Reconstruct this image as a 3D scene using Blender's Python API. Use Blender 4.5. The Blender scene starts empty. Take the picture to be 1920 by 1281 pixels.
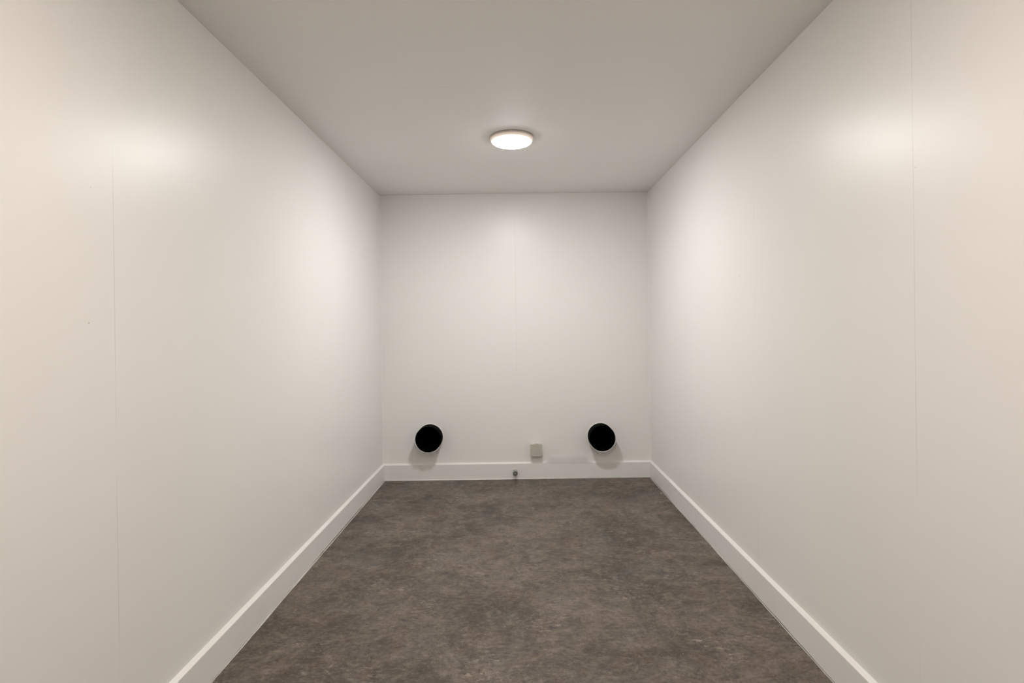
import bpy, bmesh, math, random
from mathutils import Vector, Matrix
random.seed(4)
sc = bpy.context.scene
C = sc.collection

# ------------------------------------------------------------------ camera, light, exposure
FPX = 1000.0                                   # focal length in pixels of the 1920 px wide frame
CAM_Z = 1.2695
cam_data = bpy.data.cameras.new('camera')
cam = bpy.data.objects.new('camera', cam_data); C.objects.link(cam)
cam_data.sensor_width = 36.0; cam_data.lens = 36.0*FPX/1920.0
cam_data.shift_x = 0.0; cam_data.shift_y = -26.33/1920.0     # architectural lens, verticals kept upright
cam_data.clip_start = 0.02
yaw, roll = -0.0080, -0.01354
fw = Vector((math.sin(yaw), math.cos(yaw), 0))
rt = Vector((math.cos(yaw), -math.sin(yaw), 0)); up = Vector((0, 0, 1))
rt2 = rt*math.cos(roll)+up*math.sin(roll); up2 = -rt*math.sin(roll)+up*math.cos(roll)
cam.matrix_world = Matrix(((rt2.x, up2.x, -fw.x, 0), (rt2.y, up2.y, -fw.y, 0), (rt2.z, up2.z, -fw.z, CAM_Z), (0, 0, 0, 1)))
sc.camera = cam

w = bpy.data.worlds.new('world'); sc.world = w; w.use_nodes = True
w.node_tree.nodes['Background'].inputs[0].default_value = (0.8, 0.85, 1, 1)
w.node_tree.nodes['Background'].inputs[1].default_value = 0.02
sc.view_settings.view_transform = 'Standard'; sc.view_settings.look = 'None'
sc.view_settings.gamma = 1.0; sc.view_settings.use_curve_mapping = False
sc.view_settings.exposure = 0.0

LAMP_BACK = 188.0; LAMP_BACK_COL = (1.0, 0.985, 0.97)
LAMP_FRONT = 192.0; LAMP_FRONT_COL = (1.0, 0.90, 0.78)

# ------------------------------------------------------------------ room dimensions (metres)
XL, XR = -1.1353, 1.1189
YB, YF = 4.48, -1.52
H = 2.3973
TILT = 0.0073                                   # the back wall is a touch out of square
BT, BH, BC = 0.0167, 0.1386, 0.0108                          # skirting thickness, height, sloped top
WT = 0.10
def yb(x): return YB+TILT*x

# ------------------------------------------------------------------ node helpers
class N:
    def __init__(s, name):
        s.m = bpy.data.materials.new(name); s.m.use_nodes = True
        s.t = s.m.node_tree; s.b = s.t.nodes['Principled BSDF']
    def new(s, typ, **kw):
        n = s.t.nodes.new(typ)
        for k, v in kw.items(): setattr(n, k, v)
        return n
    def link(s, a, b): s.t.links.new(a, b)
    def val(s, inp, v):
        if hasattr(v, 'default_value') or hasattr(v, 'is_output'): s.link(v, inp)
        else: inp.default_value = v
    def math(s, op, a, b=None, c=None, clamp=False):
        n = s.new('ShaderNodeMath', operation=op, use_clamp=clamp)
        for i, v in enumerate((a, b, c)):
            if v is not None: s.val(n.inputs[i], v)
        return n.outputs[0]
    def mix(s, fac, a, b, mode='MIX'):
        n = s.new('ShaderNodeMix', data_type='RGBA', blend_type=mode)
        s.val(n.inputs[0], fac)
        for inp, v in ((n.inputs[6], a), (n.inputs[7], b)):
            if isinstance(v, tuple): inp.default_value = v+(1,) if len(v) == 3 else v
            else: s.link(v, inp)
        return n.outputs[2]
    def coords(s):
        g = s.new('ShaderNodeNewGeometry'); x = s.new('ShaderNodeSeparateXYZ')
        s.link(g.outputs['Position'], x.inputs[0]); return g.outputs['Position'], x.outputs
    def noise(s, vec, scale, detail=2, rough=.5, sc3=None, dist=0):
        if sc3:
            mp = s.new('ShaderNodeMapping'); mp.inputs['Scale'].default_value = sc3
            if len(sc3) == 3: s.link(vec, mp.inputs[0]); vec = mp.outputs[0]
        n = s.new('ShaderNodeTexNoise'); s.link(vec, n.inputs['Vector'])
        n.inputs['Scale'].default_value = scale; n.inputs['Detail'].default_value = detail
        n.inputs['Roughness'].default_value = rough; n.inputs['Distortion'].default_value = dist
        return n.outputs['Fac']
    def ramp(s, fac, lo, hi, a=0., b=1.):
        n = s.new('ShaderNodeMapRange', interpolation_type='SMOOTHSTEP')
        s.link(fac, n.inputs[0]); n.inputs[1].default_value = lo; n.inputs[2].default_value = hi
        n.inputs[3].default_value = a; n.inputs[4].default_value = b; return n.outputs[0]

WHITE = (0.90, 0.887, 0.868)
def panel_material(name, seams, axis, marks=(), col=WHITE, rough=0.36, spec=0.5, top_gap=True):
    """painted panels: hairline joints at given positions along an axis, little screw holes and specks"""
    k = N(name); P, xyz = k.coords()
    big = k.noise(P, 1.3, 2)
    c = k.mix(k.ramp(big, .3, .7), tuple(v*.985 for v in col), col)
    u = xyz[axis]; gap = None
    wob = k.math('MULTIPLY', k.math('SUBTRACT', k.noise(P, 2.5, 1), .5), .004)
    uu = k.math('ADD', u, wob)
    for pos, wd, st in seams:
        d = k.math('ABSOLUTE', k.math('SUBTRACT', uu, pos))
        g = k.math('MULTIPLY', k.ramp(d, wd*.5, wd*1.3, 1, 0), st)
        gap = g if gap is None else k.math('MAXIMUM', gap, g)
    if gap is not None:
        patch = k.ramp(k.noise(P, 1.6, 3, .6), .43, .60, .03, 1)
        gap = k.math('MULTIPLY', gap, patch)
        c = k.mix(gap, c, (0.36, 0.33, 0.29))
    for (x, y, z, r, dk) in marks:
        v = k.new('ShaderNodeVectorMath', operation='DISTANCE'); k.link(P, v.inputs[0]); v.inputs[1].default_value = (x, y, z)
        c = k.mix(k.math('MULTIPLY', k.ramp(v.outputs['Value'], r*.6, r*1.3, 1, 0), dk), c, (0.08, 0.07, 0.06))
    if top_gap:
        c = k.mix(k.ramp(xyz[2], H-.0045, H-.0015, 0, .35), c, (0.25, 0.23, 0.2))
    k.link(c, k.b.inputs['Base Color'])
    k.b.inputs['Roughness'].default_value = rough; k.b.inputs['Specular IOR Level'].default_value = spec
    bp = k.new('ShaderNodeBump'); bp.inputs['Strength'].default_value = .12; bp.inputs['Distance'].default_value = .0008
    hgt = k.math('SUBTRACT', k.math('MULTIPLY', k.noise(P, 420, 2), .25), gap if gap is not None else 0.0)
    k.link(hgt, bp.inputs['Height']); k.link(bp.outputs[0], k.b.inputs['Normal'])
    return k.m

def plain(name, col, rough=.5, spec=.5, metal=0., var=.06, vscale=30.):
    k = N(name); P, xyz = k.coords()
    n = k.noise(P, vscale, 3)
    c = k.mix(k.ramp(n, .3, .7), tuple(v*(1-var) for v in col), tuple(min(1, v*(1+var)) for v in col))
    k.link(c, k.b.inputs['Base Color'])
    k.b.inputs['Roughness'].default_value = rough; k.b.inputs['Specular IOR Level'].default_value = spec
    k.b.inputs['Metallic'].default_value = metal
    return k.m

# ------------------------------------------------------------------ mesh helpers
def link_mesh(name, bm, mat, parent=None, smooth=False, normals=True):
    if normals: bmesh.ops.recalc_face_normals(bm, faces=bm.faces)
    me = bpy.data.meshes.new(name); bm.to_mesh(me); bm.free()
    if mat: me.materials.append(mat)
    if smooth:
        for p in me.polygons: p.use_smooth = True
        me.set_sharp_from_angle(angle=math.radians(35))
    o = bpy.data.objects.new(name, me); C.objects.link(o)
    if parent: o.parent = parent
    return o
def struct(o): o['kind'] = 'structure'; return o
def tag(o, label, cat, group=None):
    o['label'] = label; o['category'] = cat
    if group: o['group'] = group
    return o
def thing(name, label, cat, loc, group=None):
    o = bpy.data.objects.new(name, None); C.objects.link(o); o.location = loc; o.empty_display_size = .05
    return tag(o, label, cat, group)
def box(bm, x0, x1, y0, y1, z0, z1, bevel=0, seg=2):
    vs = [bm.verts.new((x, y, z)) for x in (x0, x1) for y in (y0, y1) for z in (z0, z1)]
    fs = [bm.faces.new([vs[i] for i in q]) for q in ((0, 1, 3, 2), (4, 6, 7, 5), (0, 4, 5, 1), (2, 3, 7, 6), (0, 2, 6, 4), (1, 5, 7, 3))]
    if bevel:
        es = list({e for f in fs for e in f.edges})
        bmesh.ops.bevel(bm, geom=es, offset=bevel, segments=seg, affect='EDGES')
    return bm
def lathe(bm, prof, n=96, axis='Y', a0=0., a1=2*math.pi, close=True, cap_start=False, cap_end=False):
    """prof = [(radius, position along axis)]"""
    full = abs(a1-a0-2*math.pi) < 1e-6
    cnt = n if full else n+1
    rings = []
    for r, h in prof:
        ring = []
        for i in range(cnt):
            a = a0+(a1-a0)*i/n
            p = (r*math.cos(a), h, r*math.sin(a)) if axis == 'Y' else (r*math.cos(a), r*math.sin(a), h)
            ring.append(bm.verts.new(p))
        rings.append(ring)
    m = len(rings)
    for j in range(m if close else m-1):
        A, B = rings[j], rings[(j+1) % m]
        for i in range(cnt if full else cnt-1):
            bm.faces.new((A[i], A[(i+1) % cnt], B[(i+1) % cnt], B[i]))
    if not full and close:
        bm.faces.new([r[0] for r in rings]); bm.faces.new([r[-1] for r in rings])
    if cap_start: bm.faces.new(rings[0])
    if cap_end: bm.faces.new(rings[-1])
    return rings

# ------------------------------------------------------------------ room shell
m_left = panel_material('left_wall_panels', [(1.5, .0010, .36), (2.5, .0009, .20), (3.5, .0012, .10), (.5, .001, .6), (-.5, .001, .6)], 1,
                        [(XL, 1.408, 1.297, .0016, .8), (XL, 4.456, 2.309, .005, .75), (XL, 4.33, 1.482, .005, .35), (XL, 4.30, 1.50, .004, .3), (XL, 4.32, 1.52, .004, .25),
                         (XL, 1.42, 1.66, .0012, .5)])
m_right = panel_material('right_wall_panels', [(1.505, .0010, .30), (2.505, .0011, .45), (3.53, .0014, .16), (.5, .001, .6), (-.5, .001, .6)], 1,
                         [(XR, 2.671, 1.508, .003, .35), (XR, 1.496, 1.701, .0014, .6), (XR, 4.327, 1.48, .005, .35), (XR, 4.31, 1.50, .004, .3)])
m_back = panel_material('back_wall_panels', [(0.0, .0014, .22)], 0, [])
m_ceil = panel_material('ceiling_panels', [(2.49, .0010, .28), (1.45, .001, .1), (3.5, .001, .08), (.5, .001, .5)], 1, [], col=(0.945, 0.925, 0.905), rough=.6, spec=.3, top_gap=False)
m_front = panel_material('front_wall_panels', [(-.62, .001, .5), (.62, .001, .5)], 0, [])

def floor_material():
    k = N('stone_look_vinyl_floor'); P, xyz = k.coords()
    warp = k.new('ShaderNodeTexNoise'); k.link(P, warp.inputs['Vector']); warp.inputs['Scale'].default_value = 3.2; warp.inputs['Detail'].default_value = 3
    vm = k.new('ShaderNodeVectorMath', operation='MULTIPLY_ADD'); k.link(warp.outputs['Color'], vm.inputs[0])
    vm.inputs[1].default_value = (.15, .10, 0); k.link(P, vm.inputs[2]); Q = vm.outputs[0]
    big = k.noise(Q, 2.3, 6, .66)
    mid = k.noise(Q, 12, 8, .74, (1, 1.2, 1), .25)
    fine = k.noise(Q, 40, 8, .78, (1, 1.5, 1), .3)
    grain = k.noise(P, 170, 4, .75)
    c = k.mix(k.ramp(big, .36, .64), (.092, .075, .063), (.205, .166, .138))
    hue = k.noise(Q, 4.5, 4, .65)
    c = k.mix(k.ramp(hue, .48, .64, 0, .55), c, (.130, .124, .116))
    hue2 = k.noise(P, 6.2, 4, .65, (1.2, 1, 1))
    c = k.mix(k.ramp(hue2, .5, .68, 0, .40), c, (.205, .138, .106))
    c = k.mix(k.ramp(mid, .30, .52, .62, 0), c, (.056, .046, .039))
    c = k.mix(k.ramp(mid, .50, .68, 0, .66), c, (.262, .215, .178))
    c = k.mix(k.ramp(fine, .32, .52, .72, 0), c, (.052, .043, .036))
    c = k.mix(k.ramp(fine, .50, .70, 0, .68), c, (.300, .250, .210))
    # chalky flecks and dark cracks, gathered in loose patches
    area = k.ramp(k.noise(P, 3.4, 3, .6), .50, .64)
    flk = k.noise(Q, 26, 7, .72, (1, 2.2, 1), .9)
    c = k.mix(k.math('MULTIPLY', k.ramp(flk, .54, .66, 0, .85), area), c, (.42, .36, .305))
    rid = k.math('ABSOLUTE', k.math('SUBTRACT', k.noise(Q, 9, 7, .7, (1, 1.6, 1), .8), .5))
    c = k.mix(k.math('MULTIPLY', k.math('MULTIPLY', k.ramp(rid, .0, .016, .6, 0), area), k.ramp(fine, .42, .58)), c, (.34, .29, .245))
    rid2 = k.math('ABSOLUTE', k.math('SUBTRACT', k.noise(Q, 13, 7, .72, (1.1, 1.5, 1), .8), .47))
    area2 = k.ramp(k.noise(P, 4.4, 3, .6, (1, 1.1, 1)), .50, .64)
    c = k.mix(k.math('MULTIPLY', k.math('MULTIPLY', k.ramp(rid2, .0, .016, .8, 0), area2), k.ramp(fine, .6, .45)), c, (.036, .030, .026))
    c = k.mix(k.ramp(grain, .3, .6, .45, 0), c, (.055, .046, .039))
    c = k.mix(k.ramp(grain, .55, .75, 0, .28), c, (.27, .23, .19))
    c = k.mix(k.ramp(k.noise(P, 60, 2, .5, (1, 1.6, 1)), .70, .73, 0, .8), c, (.022, .019, .017))
    c = k.mix(k.ramp(k.noise(P, 85, 2, .5), .73, .76, 0, .6), c, (.40, .36, .32))
    # one thin scuff line near the far right
    ax, ay, bx, by = .6806, 3.860, .7294, 3.595
    L = math.hypot(bx-ax, by-ay); dx, dy = (bx-ax)/L, (by-ay)/L
    px = k.math('SUBTRACT', xyz[0], ax); py = k.math('SUBTRACT', xyz[1], ay)
    along = k.math('ADD', k.math('MULTIPLY', px, dx), k.math('MULTIPLY', py, dy))
    across = k.math('ABSOLUTE', k.math('SUBTRACT', k.math('MULTIPLY', px, dy), k.math('MULTIPLY', py, dx)))
    inside = k.math('MULTIPLY', k.math('GREATER_THAN', along, 0.), k.math('LESS_THAN', along, L))
    c = k.mix(k.math('MULTIPLY', k.ramp(across, .0008, .0026, .6, 0), inside), c, (.03, .025, .02))
    k.link(c, k.b.inputs['Base Color'])
    k.b.inputs['Specular IOR Level'].default_value = .28
    k.link(k.ramp(mid, .3, .7, .62, .5), k.b.inputs['Roughness'])
    bp = k.new('ShaderNodeBump'); bp.inputs['Strength'].default_value = .25; bp.inputs['Distance'].default_value = .0012
    k.link(k.math('ADD', k.math('MULTIPLY', fine, .7), k.math('MULTIPLY', grain, .3)), bp.inputs['Height']); k.link(bp.outputs[0], k.b.inputs['Normal'])
    return k.m
m_floor = floor_material()
m_board = plain('white_skirting_paint', (.86, .848, .832), .38, .5, var=.012, vscale=5)
m_seal = plain('pale_sealant', (.80, .78, .74), .5, .4, var=.05, vscale=60)

bm = bmesh.new(); box(bm, XL-WT, XR+WT, YF-WT, YB+WT+.02, -.10, 0); struct(link_mesh('floor', bm, m_floor))
bm = bmesh.new(); box(bm, XL-WT, XR+WT, YF-WT, YB+WT+.02, H, H+.10); struct(link_mesh('ceiling', bm, m_ceil))
bm = bmesh.new(); box(bm, XL-WT, XL, YF-WT, YB+WT, 0, H); struct(link_mesh('wall_left', bm, m_left))
bm = bmesh.new(); box(bm, XR, XR+WT, YF-WT, YB+WT, 0, H); struct(link_mesh('wall_right', bm, m_right))

PIPES = [(-0.7338, 0.3610, 1), (0.6928, 0.3517, -1)]
PIPE_R = 0.1070; PIPE_L = 0.115
# back wall with two round holes for the pipes
bm = bmesh.new()
def back_wall(bm):
    # outline in x,z with circular holes filled by triangulation, then given thickness
    outer = [(XL, 0), (XR, 0), (XR, H), (XL, H)]
    loops = [outer]
    for px, pz, s in PIPES:
        loops.append([(px+(PIPE_R-.001)*math.cos(2*math.pi*i/96), pz+(PIPE_R-.001)*math.sin(2*math.pi*i/96)) for i in range(96)])
    edges = []; allv = []
    for lp in loops:
        vs = [bm.verts.new((x, yb(x), z)) for x, z in lp]; allv += vs
        edges += [bm.edges.new((vs[i], vs[(i+1) % len(vs)])) for i in range(len(vs))]
    g = bmesh.ops.triangle_fill(bm, use_beauty=True, use_dissolve=False, edges=edges)
    fs = [f for f in g['geom'] if isinstance(f, bmesh.types.BMFace)]
    # drop faces that filled the holes
    bad = [f for f in fs if any((f.calc_center_median().x-px)**2+(f.calc_center_median().z-pz)**2 < (PIPE_R*.97)**2 and
           all((v.co.x-px)**2+(v.co.z-pz)**2 < (PIPE_R*1.01)**2 for v in f.verts) for px, pz, s in PIPES)]
    bmesh.ops.delete(bm, geom=bad, context='FACES_ONLY')
    fs = [f for f in bm.faces]
    ext = bmesh.ops.extrude_face_region(bm, geom=fs)
    bmesh.ops.translate(bm, vec=(0, WT, 0), verts=[v for v in ext['geom'] if isinstance(v, bmesh.types.BMVert)])
back_wall(bm); struct(link_mesh('wall_back', bm, m_back))

# front wall (behind the camera) with a doorway
DW, DH = .93, 2.08
bm = bmesh.new()
box(bm, XL, -DW/2, YF-WT, YF, 0, H); box(bm, DW/2, XR, YF-WT, YF, 0, H); box(bm, -DW/2, DW/2, YF-WT, YF, DH, H)
struct(link_mesh('wall_front', bm, m_front))
m_door = plain('door_paint', (.74, .71, .67), .4, .5, var=.01, vscale=4)
m_steel = plain('brushed_steel', (.55, .54, .52), .32, .5, 1., .05, 80)
dr = bpy.data.objects.new('door_1', None); C.objects.link(dr); dr.location = (0, YF-.05, 0); dr['kind'] = 'structure'
def rel(bm, o):
    bmesh.ops.translate(bm, vec=-o.location, verts=bm.verts[:]); return bm
bm = bmesh.new(); box(bm, -DW/2+.043, DW/2-.043, YF-.065, YF-.025, .006, DH-.043, .002); link_mesh('door_leaf', rel(bm, dr), m_door, dr)
bm = bmesh.new()
for a, b in ((-DW/2, -DW/2+.04), (DW/2-.04, DW/2)): box(bm, a, b, YF-WT, YF+.012, 0, DH, .002)
box(bm, -DW/2+.04, DW/2-.04, YF-WT, YF+.012, DH-.04, DH, .002); link_mesh('door_frame', rel(bm, dr), m_door, dr)
bm = bmesh.new(); box(bm, .31, .35, YF-.025, YF-.017, .93, 1.13, .003)
box(bm, .322, .338, YF-.018, YF+.03, 1.062, 1.078, .004); box(bm, .215, .338, YF+.022, YF+.036, 1.061, 1.079, .005)
link_mesh('door_handle', rel(bm, dr), m_steel, dr)

# ------------------------------------------------------------------ skirting boards (a small uneven gap above the floor)
def skirting(name, p0, p1, inward, trim0=0., trim1=0.):
    """board along p0->p1 at the wall line, thickness towards `inward`; ends mitred"""
    bm = bmesh.new(); p0, p1 = Vector(p0), Vector(p1); L = (p1-p0).length; d = (p1-p0)/L; n = Vector(inward)
    rnd = random.Random(name)
    steps = max(2, int(L/.08)); be = .0018
    prof = [(0, .0024, 1), (BT-.0005, .0024, 1), (BT, .0030, 1), (BT, BH-BC-be*.5, 0), (BT-.0006, BH-BC+.0008, 0), (.0014, BH-.0004, 0), (0, BH, 0)]
    rings = []; gap = .0
    for i in range(steps+1):
        t = i/steps*L
        gap = max(0, min(.0050, gap+rnd.uniform(-.0024, .0020)))
        ring = []
        for (o, z, low) in prof:
            tt = min(max(t, trim0*o), L-trim1*o)
            q = p0+d*tt+n*o
            ring.append(bm.verts.new((q.x, q.y, z+(gap if low else 0))))
        rings.append(ring)
    for a, b in zip(rings, rings[1:]):
        for j in range(len(prof)): bm.faces.new((a[j], a[(j+1) % len(prof)], b[(j+1) % len(prof)], b[j]))
    bm.faces.new(rings[0]); bm.faces.new(rings[-1])
    return struct(link_mesh(name, bm, m_board))
skirting('baseboard_left', (XL, YF, 0), (XL, yb(XL), 0), (1, 0, 0), 0, 1)
skirting('baseboard_right', (XR, YF, 0), (XR, yb(XR), 0), (-1, 0, 0), 0, 1)
skirting('baseboard_back', (XL, yb(XL), 0), (XR, yb(XR), 0), (0, -1, 0), 1, 1)
# thin pale sealant bead on the floor along each skirting
def bead(name, p0, p1, inward, w0=.0055, h0=.0045):
    bm = bmesh.new(); p0, p1 = Vector(p0), Vector(p1); L = (p1-p0).length; d = (p1-p0)/L; n = Vector(inward)
    rnd = random.Random(name+'x'); steps = int(L/.05); rings = []; ww = w0
    for i in range(steps+1):
        t = i/steps*L; ww = max(w0*.45, min(w0*1.35, ww+rnd.uniform(-.0012, .0012)))
        hh = h0*rnd.uniform(.75, 1.1)
        ring = []
        for k in range(6):
            a = math.pi*k/5
            o = BT-.0005+ww*.5*(1-math.cos(a)); z = hh*math.sin(a)
            tt = min(max(t, o), L-o) if name == 'trim_2' else min(t, L-o)
            q = p0+d*tt+n*o; ring.append(bm.verts.new((q.x, q.y, max(z, 0)+.0001)))
        rings.append(ring)
    for a, b in zip(rings, rings[1:]):
        for j in range(6): bm.faces.new((a[j], a[(j+1) % 6], b[(j+1) % 6], b[j]))
    bm.faces.new(rings[0]); bm.faces.new(rings[-1])
    return struct(link_mesh(name, bm, m_seal, smooth=True))
bead('trim_1', (XL, YF, 0), (XL, yb(XL), 0), (1, 0, 0), .0040, .0035)
bead('trim_2', (XL, yb(XL), 0), (XR, yb(XR), 0), (0, -1, 0), .006, .005)
bead('trim_3', (XR, YF, 0), (XR, yb(XR), 0), (-1, 0, 0), .0032, .003)
# corner sealant beads up the two back corners
for name, x, sx in (('trim_4', XL, 1), ('trim_5', XR, -1)):
    bm = bmesh.new(); r = .006
    pts = [(0, 0), (r, 0), (r*.45, -r*.45), (0, -r)]
    lo = [bm.verts.new((x+sx*a, yb(x)+b, BH)) for a, b in pts]; hi = [bm.verts.new((x+sx*a, yb(x)+b, H)) for a, b in pts]
    for j in range(4): bm.faces.new((lo[j], lo[(j+1) % 4], hi[(j+1) % 4], hi[j]))
    bm.faces.new(lo); bm.faces.new(hi); struct(link_mesh(name, bm, m_back))
# added grey patch standing in for a blurred stretch of the back skirting's top
bm = bmesh.new(); rings = []
for i in range(21):
    x = .200+(.430)*i/20; e = min(1, min(i, 20-i)/5.); e = e*e*(3-2*e)
    prof = [(.0, -BC-.003), (BT+.0004, -BC-.003), (BT+.0002, -BC+.001), (BT*.55, -BC*.4+.026*e), (0, .001+.060*e)]
    rings.append([bm.verts.new((x, yb(x)-o, BH-.0003+z)) for o, z in prof])
for a, b in zip(rings, rings[1:]):
    for j in range(5): bm.faces.new((a[j], a[(j+1) % 5], b[(j+1) % 5], b[j]))
bm.faces.new(rings[0]); bm.faces.new(rings[-1])
k = N('grey_blur_patch'); P, xyz = k.coords()
nz = k.math('MULTIPLY', k.math('SUBTRACT', k.noise(P, 14, 4, .6), .5), .05)
fx = k.math('MULTIPLY', k.ramp(k.math('ADD', xyz[0], nz), .20, .27), k.ramp(k.math('ADD', xyz[0], nz), .56, .63, 1, 0))
fz = k.ramp(k.math('ADD', xyz[2], k.math('MULTIPLY', nz, .5)), BH+.020, BH+.056, 1, 0)
cc = k.mix(k.math('MULTIPLY', fx, fz), tuple(v*.84 for v in WHITE), (.66, .632, .64))
k.link(cc, k.b.inputs['Base Color']); k.b.inputs['Roughness'].default_value = .7
struct(link_mesh('trim_6', bm, k.m, smooth=True))

# ------------------------------------------------------------------ ceiling lamps
def emitter(name, col, strength):
    k = N(name); k.b.inputs['Base Color'].default_value = (.85, .84, .82, 1) if strength > 5 else (.42, .36, .31, 1); k.b.inputs['Roughness'].default_value = .35
    k.b.inputs['Emission Color'].default_value = col+(1,)
    tc = k.new('ShaderNodeTexCoord'); x = k.new('ShaderNodeSeparateXYZ'); k.link(tc.outputs['Object'], x.inputs[0])
    if strength > 5:                                                # opal lens: hottest over the light board, dimmer at its rim
        rr = k.math('SQRT', k.math('ADD', k.math('MULTIPLY', x.outputs[0], x.outputs[0]), k.math('MULTIPLY', x.outputs[1], x.outputs[1])))
        k.link(k.math('MULTIPLY', k.ramp(rr, .098, .1165, 1, .16), strength), k.b.inputs['Emission Strength'])
    else:                                                           # rim glows towards the lens and not at all against the ceiling
        k.link(k.math('MULTIPLY', k.ramp(x.outputs[2], -.027, -.003, 1, .02), strength), k.b.inputs['Emission Strength'])
    return k.m
m_housing = emitter('opal_lamp_rim', (1.0, .84, .70), .62)
def lamp(x, y, label, mat):
    t = thing('ceiling_lamp', label, 'lamp', (x, y, H), 'round ceiling lamps')
    bm = bmesh.new()
    lathe(bm, [(.090, -.0005), (.1295, -.0005), (.1300, -.003), (.1290, -.008), (.1255, -.018), (.1215, -.0265), (.1185, -.0275), (.1150, -.0255), (.1150, -.006), (.090, -.006)], 128, 'Z')
    link_mesh('housing', bm, m_housing, t, smooth=True)
    bm = bmesh.new()
    pr = [(.1155, -.024)]
    for i in range(1, 9):
        a = i/9*math.pi/2; pr.append((.1170*math.cos(a)**.6, -.0262-.0150*math.sin(a)))
    pr.append((.004, -.0413))
    lathe(bm, pr, 128, 'Z', close=False, cap_start=True, cap_end=True)
    link_mesh('diffuser', bm, mat, t, smooth=True)
    return t
lamp(-.0122, 3.163, 'round flush ceiling lamp glowing white in the middle of the ceiling', emitter('lamp_glow', LAMP_BACK_COL, LAMP_BACK))
lamp(-.0122, .70, 'second round ceiling lamp, the one nearer the door, above the viewer', emitter('lamp_glow_warm', LAMP_FRONT_COL, LAMP_FRONT))

# ------------------------------------------------------------------ wall pipes
m_black = plain('matt_black_plastic', (.002, .002, .002), .95, .02, var=.2)
m_rib = plain('black_ribbed_plastic', (.0022, .0026, .0021), .75, .07, var=.2)
m_halo_crumb = plain('halo_and_crumb_white', (.86, .85, .83), .4, .5, var=.01)  # white of the added halo outline round the pipes, also of the crumb
def wall_pipe(px, pz, side, label):
    t = thing('vent_pipe', label, 'pipe', (px, yb(px), pz), 'black wall pipes')
    bm = bmesh.new()
    outer = [(PIPE_R-.0035, .12)]
    outer += [(PIPE_R-.0015, 0)]
    nr = 7
    for i in range(nr):                                             # corrugations
        y0 = -.006-(PIPE_L-.014)*i/nr; dy = (PIPE_L-.014)/nr
        outer += [(PIPE_R-.0032, y0-dy*.12), (PIPE_R-.0004, y0-dy*.42), (PIPE_R-.0004, y0-dy*.62), (PIPE_R-.0032, y0-dy*.92)]
    outer += [(PIPE_R-.0006, -PIPE_L+.004), (PIPE_R, -PIPE_L+.001), (PIPE_R-.001, -PIPE_L), (PIPE_R-.0040, -PIPE_L), (PIPE_R-.0048, -PIPE_L+.002)]
    link_outer = outer+[(PIPE_R-.0052, .12)]
    lathe(bm, link_outer, 128, 'Y'); link_mesh('sleeve', bm, m_rib, t, smooth=True)
    bm = bmesh.new()                                                # dark liner running back through the wall
    lathe(bm, [(PIPE_R-.0054, -PIPE_L+.004), (PIPE_R-.0054, .14)], 96, 'Y', close=False, cap_end=True)
    link_mesh('liner', bm, m_black, t, smooth=True)
    bm = bmesh.new()                                                # added white ring at the wall, standing in for a bright halo
    lathe(bm, [(PIPE_R-.0035, -.0005), (PIPE_R+.0048, -.0005), (PIPE_R+.0040, -.0035), (PIPE_R+.0015, -.0055), (PIPE_R-.0035, -.0058)], 128, 'Y')
    link_mesh('halo_ring', bm, m_halo_crumb, t, smooth=True)
    # added white arc on the front, halo as geometry, open towards the room's middle
    d = math.atan2(.9085, -px)                                        # direction of the middle of the room from the pipe
    bm = bmesh.new()
    rr = PIPE_R
    lathe(bm, [(rr-.0006, -PIPE_L+.003), (rr+.0030, -PIPE_L+.003), (rr+.0034, -PIPE_L+.0005), (rr+.0028, -PIPE_L-.0010), (rr-.0004, -PIPE_L-.0012)], 110, 'Y', a0=d+math.radians(82), a1=d+math.radians(278))
    link_mesh('halo_arc', bm, m_halo_crumb, t, smooth=True)
    return t
wall_pipe(*PIPES[0], 'round black pipe end sticking out of the back wall near its left corner')
wall_pipe(*PIPES[1], 'round black pipe end sticking out of the back wall near its right corner, ribs showing')

# ------------------------------------------------------------------ surface socket
m_sock = plain('grey_socket_plastic', (.60, .575, .50), .45, .4, var=.03)
m_sock_lid = plain('grey_socket_lid', (.56, .535, .465), .4, .4, var=.04, vscale=50)
sx, sz = .1520, .2465
t = thing('wall_socket', 'small square beige grey covered socket on the back wall, between the two black pipes', 'socket', (sx, yb(sx), sz))
hw = .0475
bm = bmesh.new(); box(bm, -hw, hw, -.042, -.0003, -hw, hw, .005, 3); link_mesh('back_box', bm, m_sock, t, smooth=True)
bm = bmesh.new()
pts = []
def arc(cx, cz, r, a0, a1, n=6): return [(cx+r*math.cos(math.radians(a0+(a1-a0)*i/n)), cz+r*math.sin(math.radians(a0+(a1-a0)*i/n))) for i in range(n+1)]
e = .0495
pts = arc(e-.004, e-.004, .004, 0, 90)+[(.0185, e), (.015, e+.0065), (-.010, e+.0065), (-.0135, e)]+arc(-e+.004, e-.004, .004, 90, 180)+arc(-e+.005, -e+.005, .005, 180, 270)+arc(e-.016, -e+.016, .016, 270, 360)
fr = [bm.verts.new((x, -.055, z)) for x, z in pts]; bk = [bm.verts.new((x, -.0425, z)) for x, z in pts]
bm.faces.new(fr); bm.faces.new(bk)
for i in range(len(pts)): bm.faces.new((fr[i], fr[(i+1) % len(pts)], bk[(i+1) % len(pts)], bk[i]))
bm.edges.ensure_lookup_table()
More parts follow.
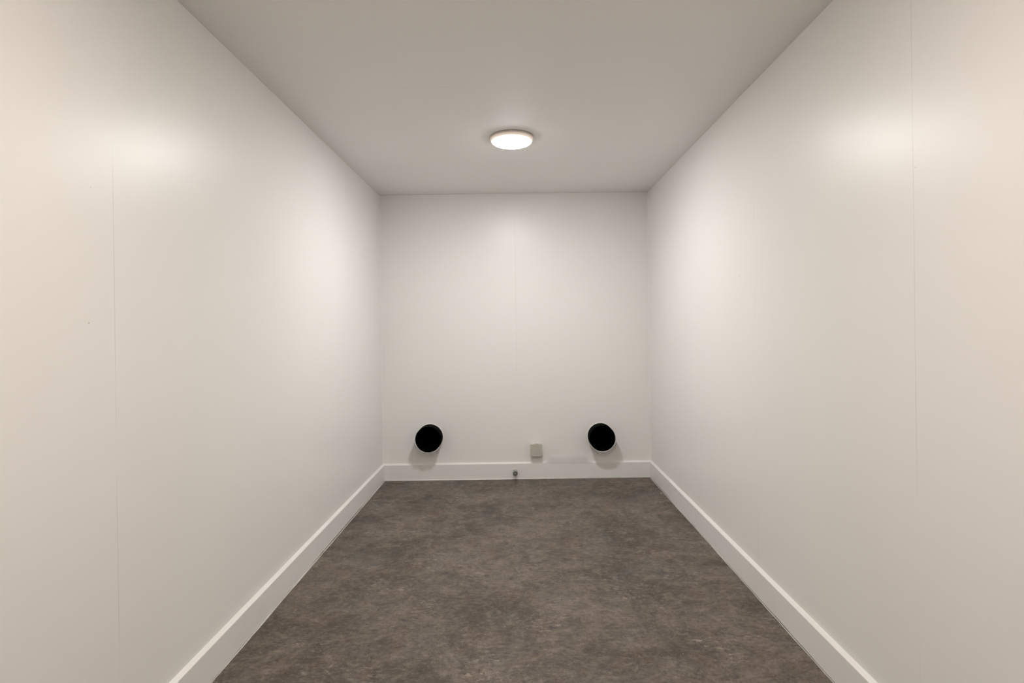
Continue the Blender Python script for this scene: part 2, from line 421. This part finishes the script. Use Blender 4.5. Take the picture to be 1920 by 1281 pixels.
bmesh.ops.bevel(bm, geom=[ed for ed in bm.edges if all(abs(v.co.y+.055) < 1e-5 for v in ed.verts)], offset=.0018, segments=2, affect='EDGES')
lid = link_mesh('lid', bm, m_sock_lid, t, smooth=True)
bm = bmesh.new(); lathe(bm, [(.0165, -.0548), (.0185, -.0548), (.0185, -.0562), (.0165, -.0562)], 48, 'Y')
bmesh.ops.create_cone(bm, cap_ends=True, segments=24, radius1=.005, radius2=.005, depth=.0016, matrix=Matrix.Translation((0, -.0556, 0)) @ Matrix.Rotation(math.pi/2, 4, 'X'))
link_mesh('emblem_ring', bm, m_sock, lid, smooth=True)

# ------------------------------------------------------------------ little metal pipe stub in the skirting
m_stub = plain('dull_zinc', (.38, .41, .37), .38, .5, .85, .1, 120)
m_stub_end = plain('dark_greenish_metal', (.26, .275, .25), .5, .4, .0, .35, 160)
ux = -.0240
t = thing('pipe_stub', 'short round metal stub poking out of the back skirting just above the floor', 'pipe', (ux, yb(ux)-BT, .0619))
L = .055
bm = bmesh.new(); lathe(bm, [(.0150, 0.0), (.0190, 0.0), (.0190, -L+.002), (.0202, -L+.0015), (.0204, -L-.002), (.0186, -L-.004), (.0155, -L-.004), (.0150, -L-.002)], 48, 'Y')
link_mesh('barrel', bm, m_stub, t, smooth=True)
bm = bmesh.new(); lathe(bm, [(.0158, -L-.0022), (.0110, -L-.0022), (.0100, -L-.0008), (.0060, -L-.0008), (.0050, -L-.0030), (.001, -L-.0032)], 48, 'Y', close=False, cap_start=True, cap_end=True)
link_mesh('end_plug', bm, m_stub_end, t, smooth=True)

# ------------------------------------------------------------------ crumb on the floor
bm = bmesh.new(); bmesh.ops.create_icosphere(bm, subdivisions=2, radius=.0055)
for v in bm.verts:
    v.co *= random.uniform(.75, 1.15); v.co.x *= .75; v.co.z *= .7
zmin = min(v.co.z for v in bm.verts)
for v in bm.verts: v.co.z -= zmin
cr = link_mesh('plaster_crumb', bm, m_halo_crumb); cr.location = (1.0771, 4.031, .0); tag(cr, 'tiny white crumb of plaster on the floor beside the right skirting', 'crumb')
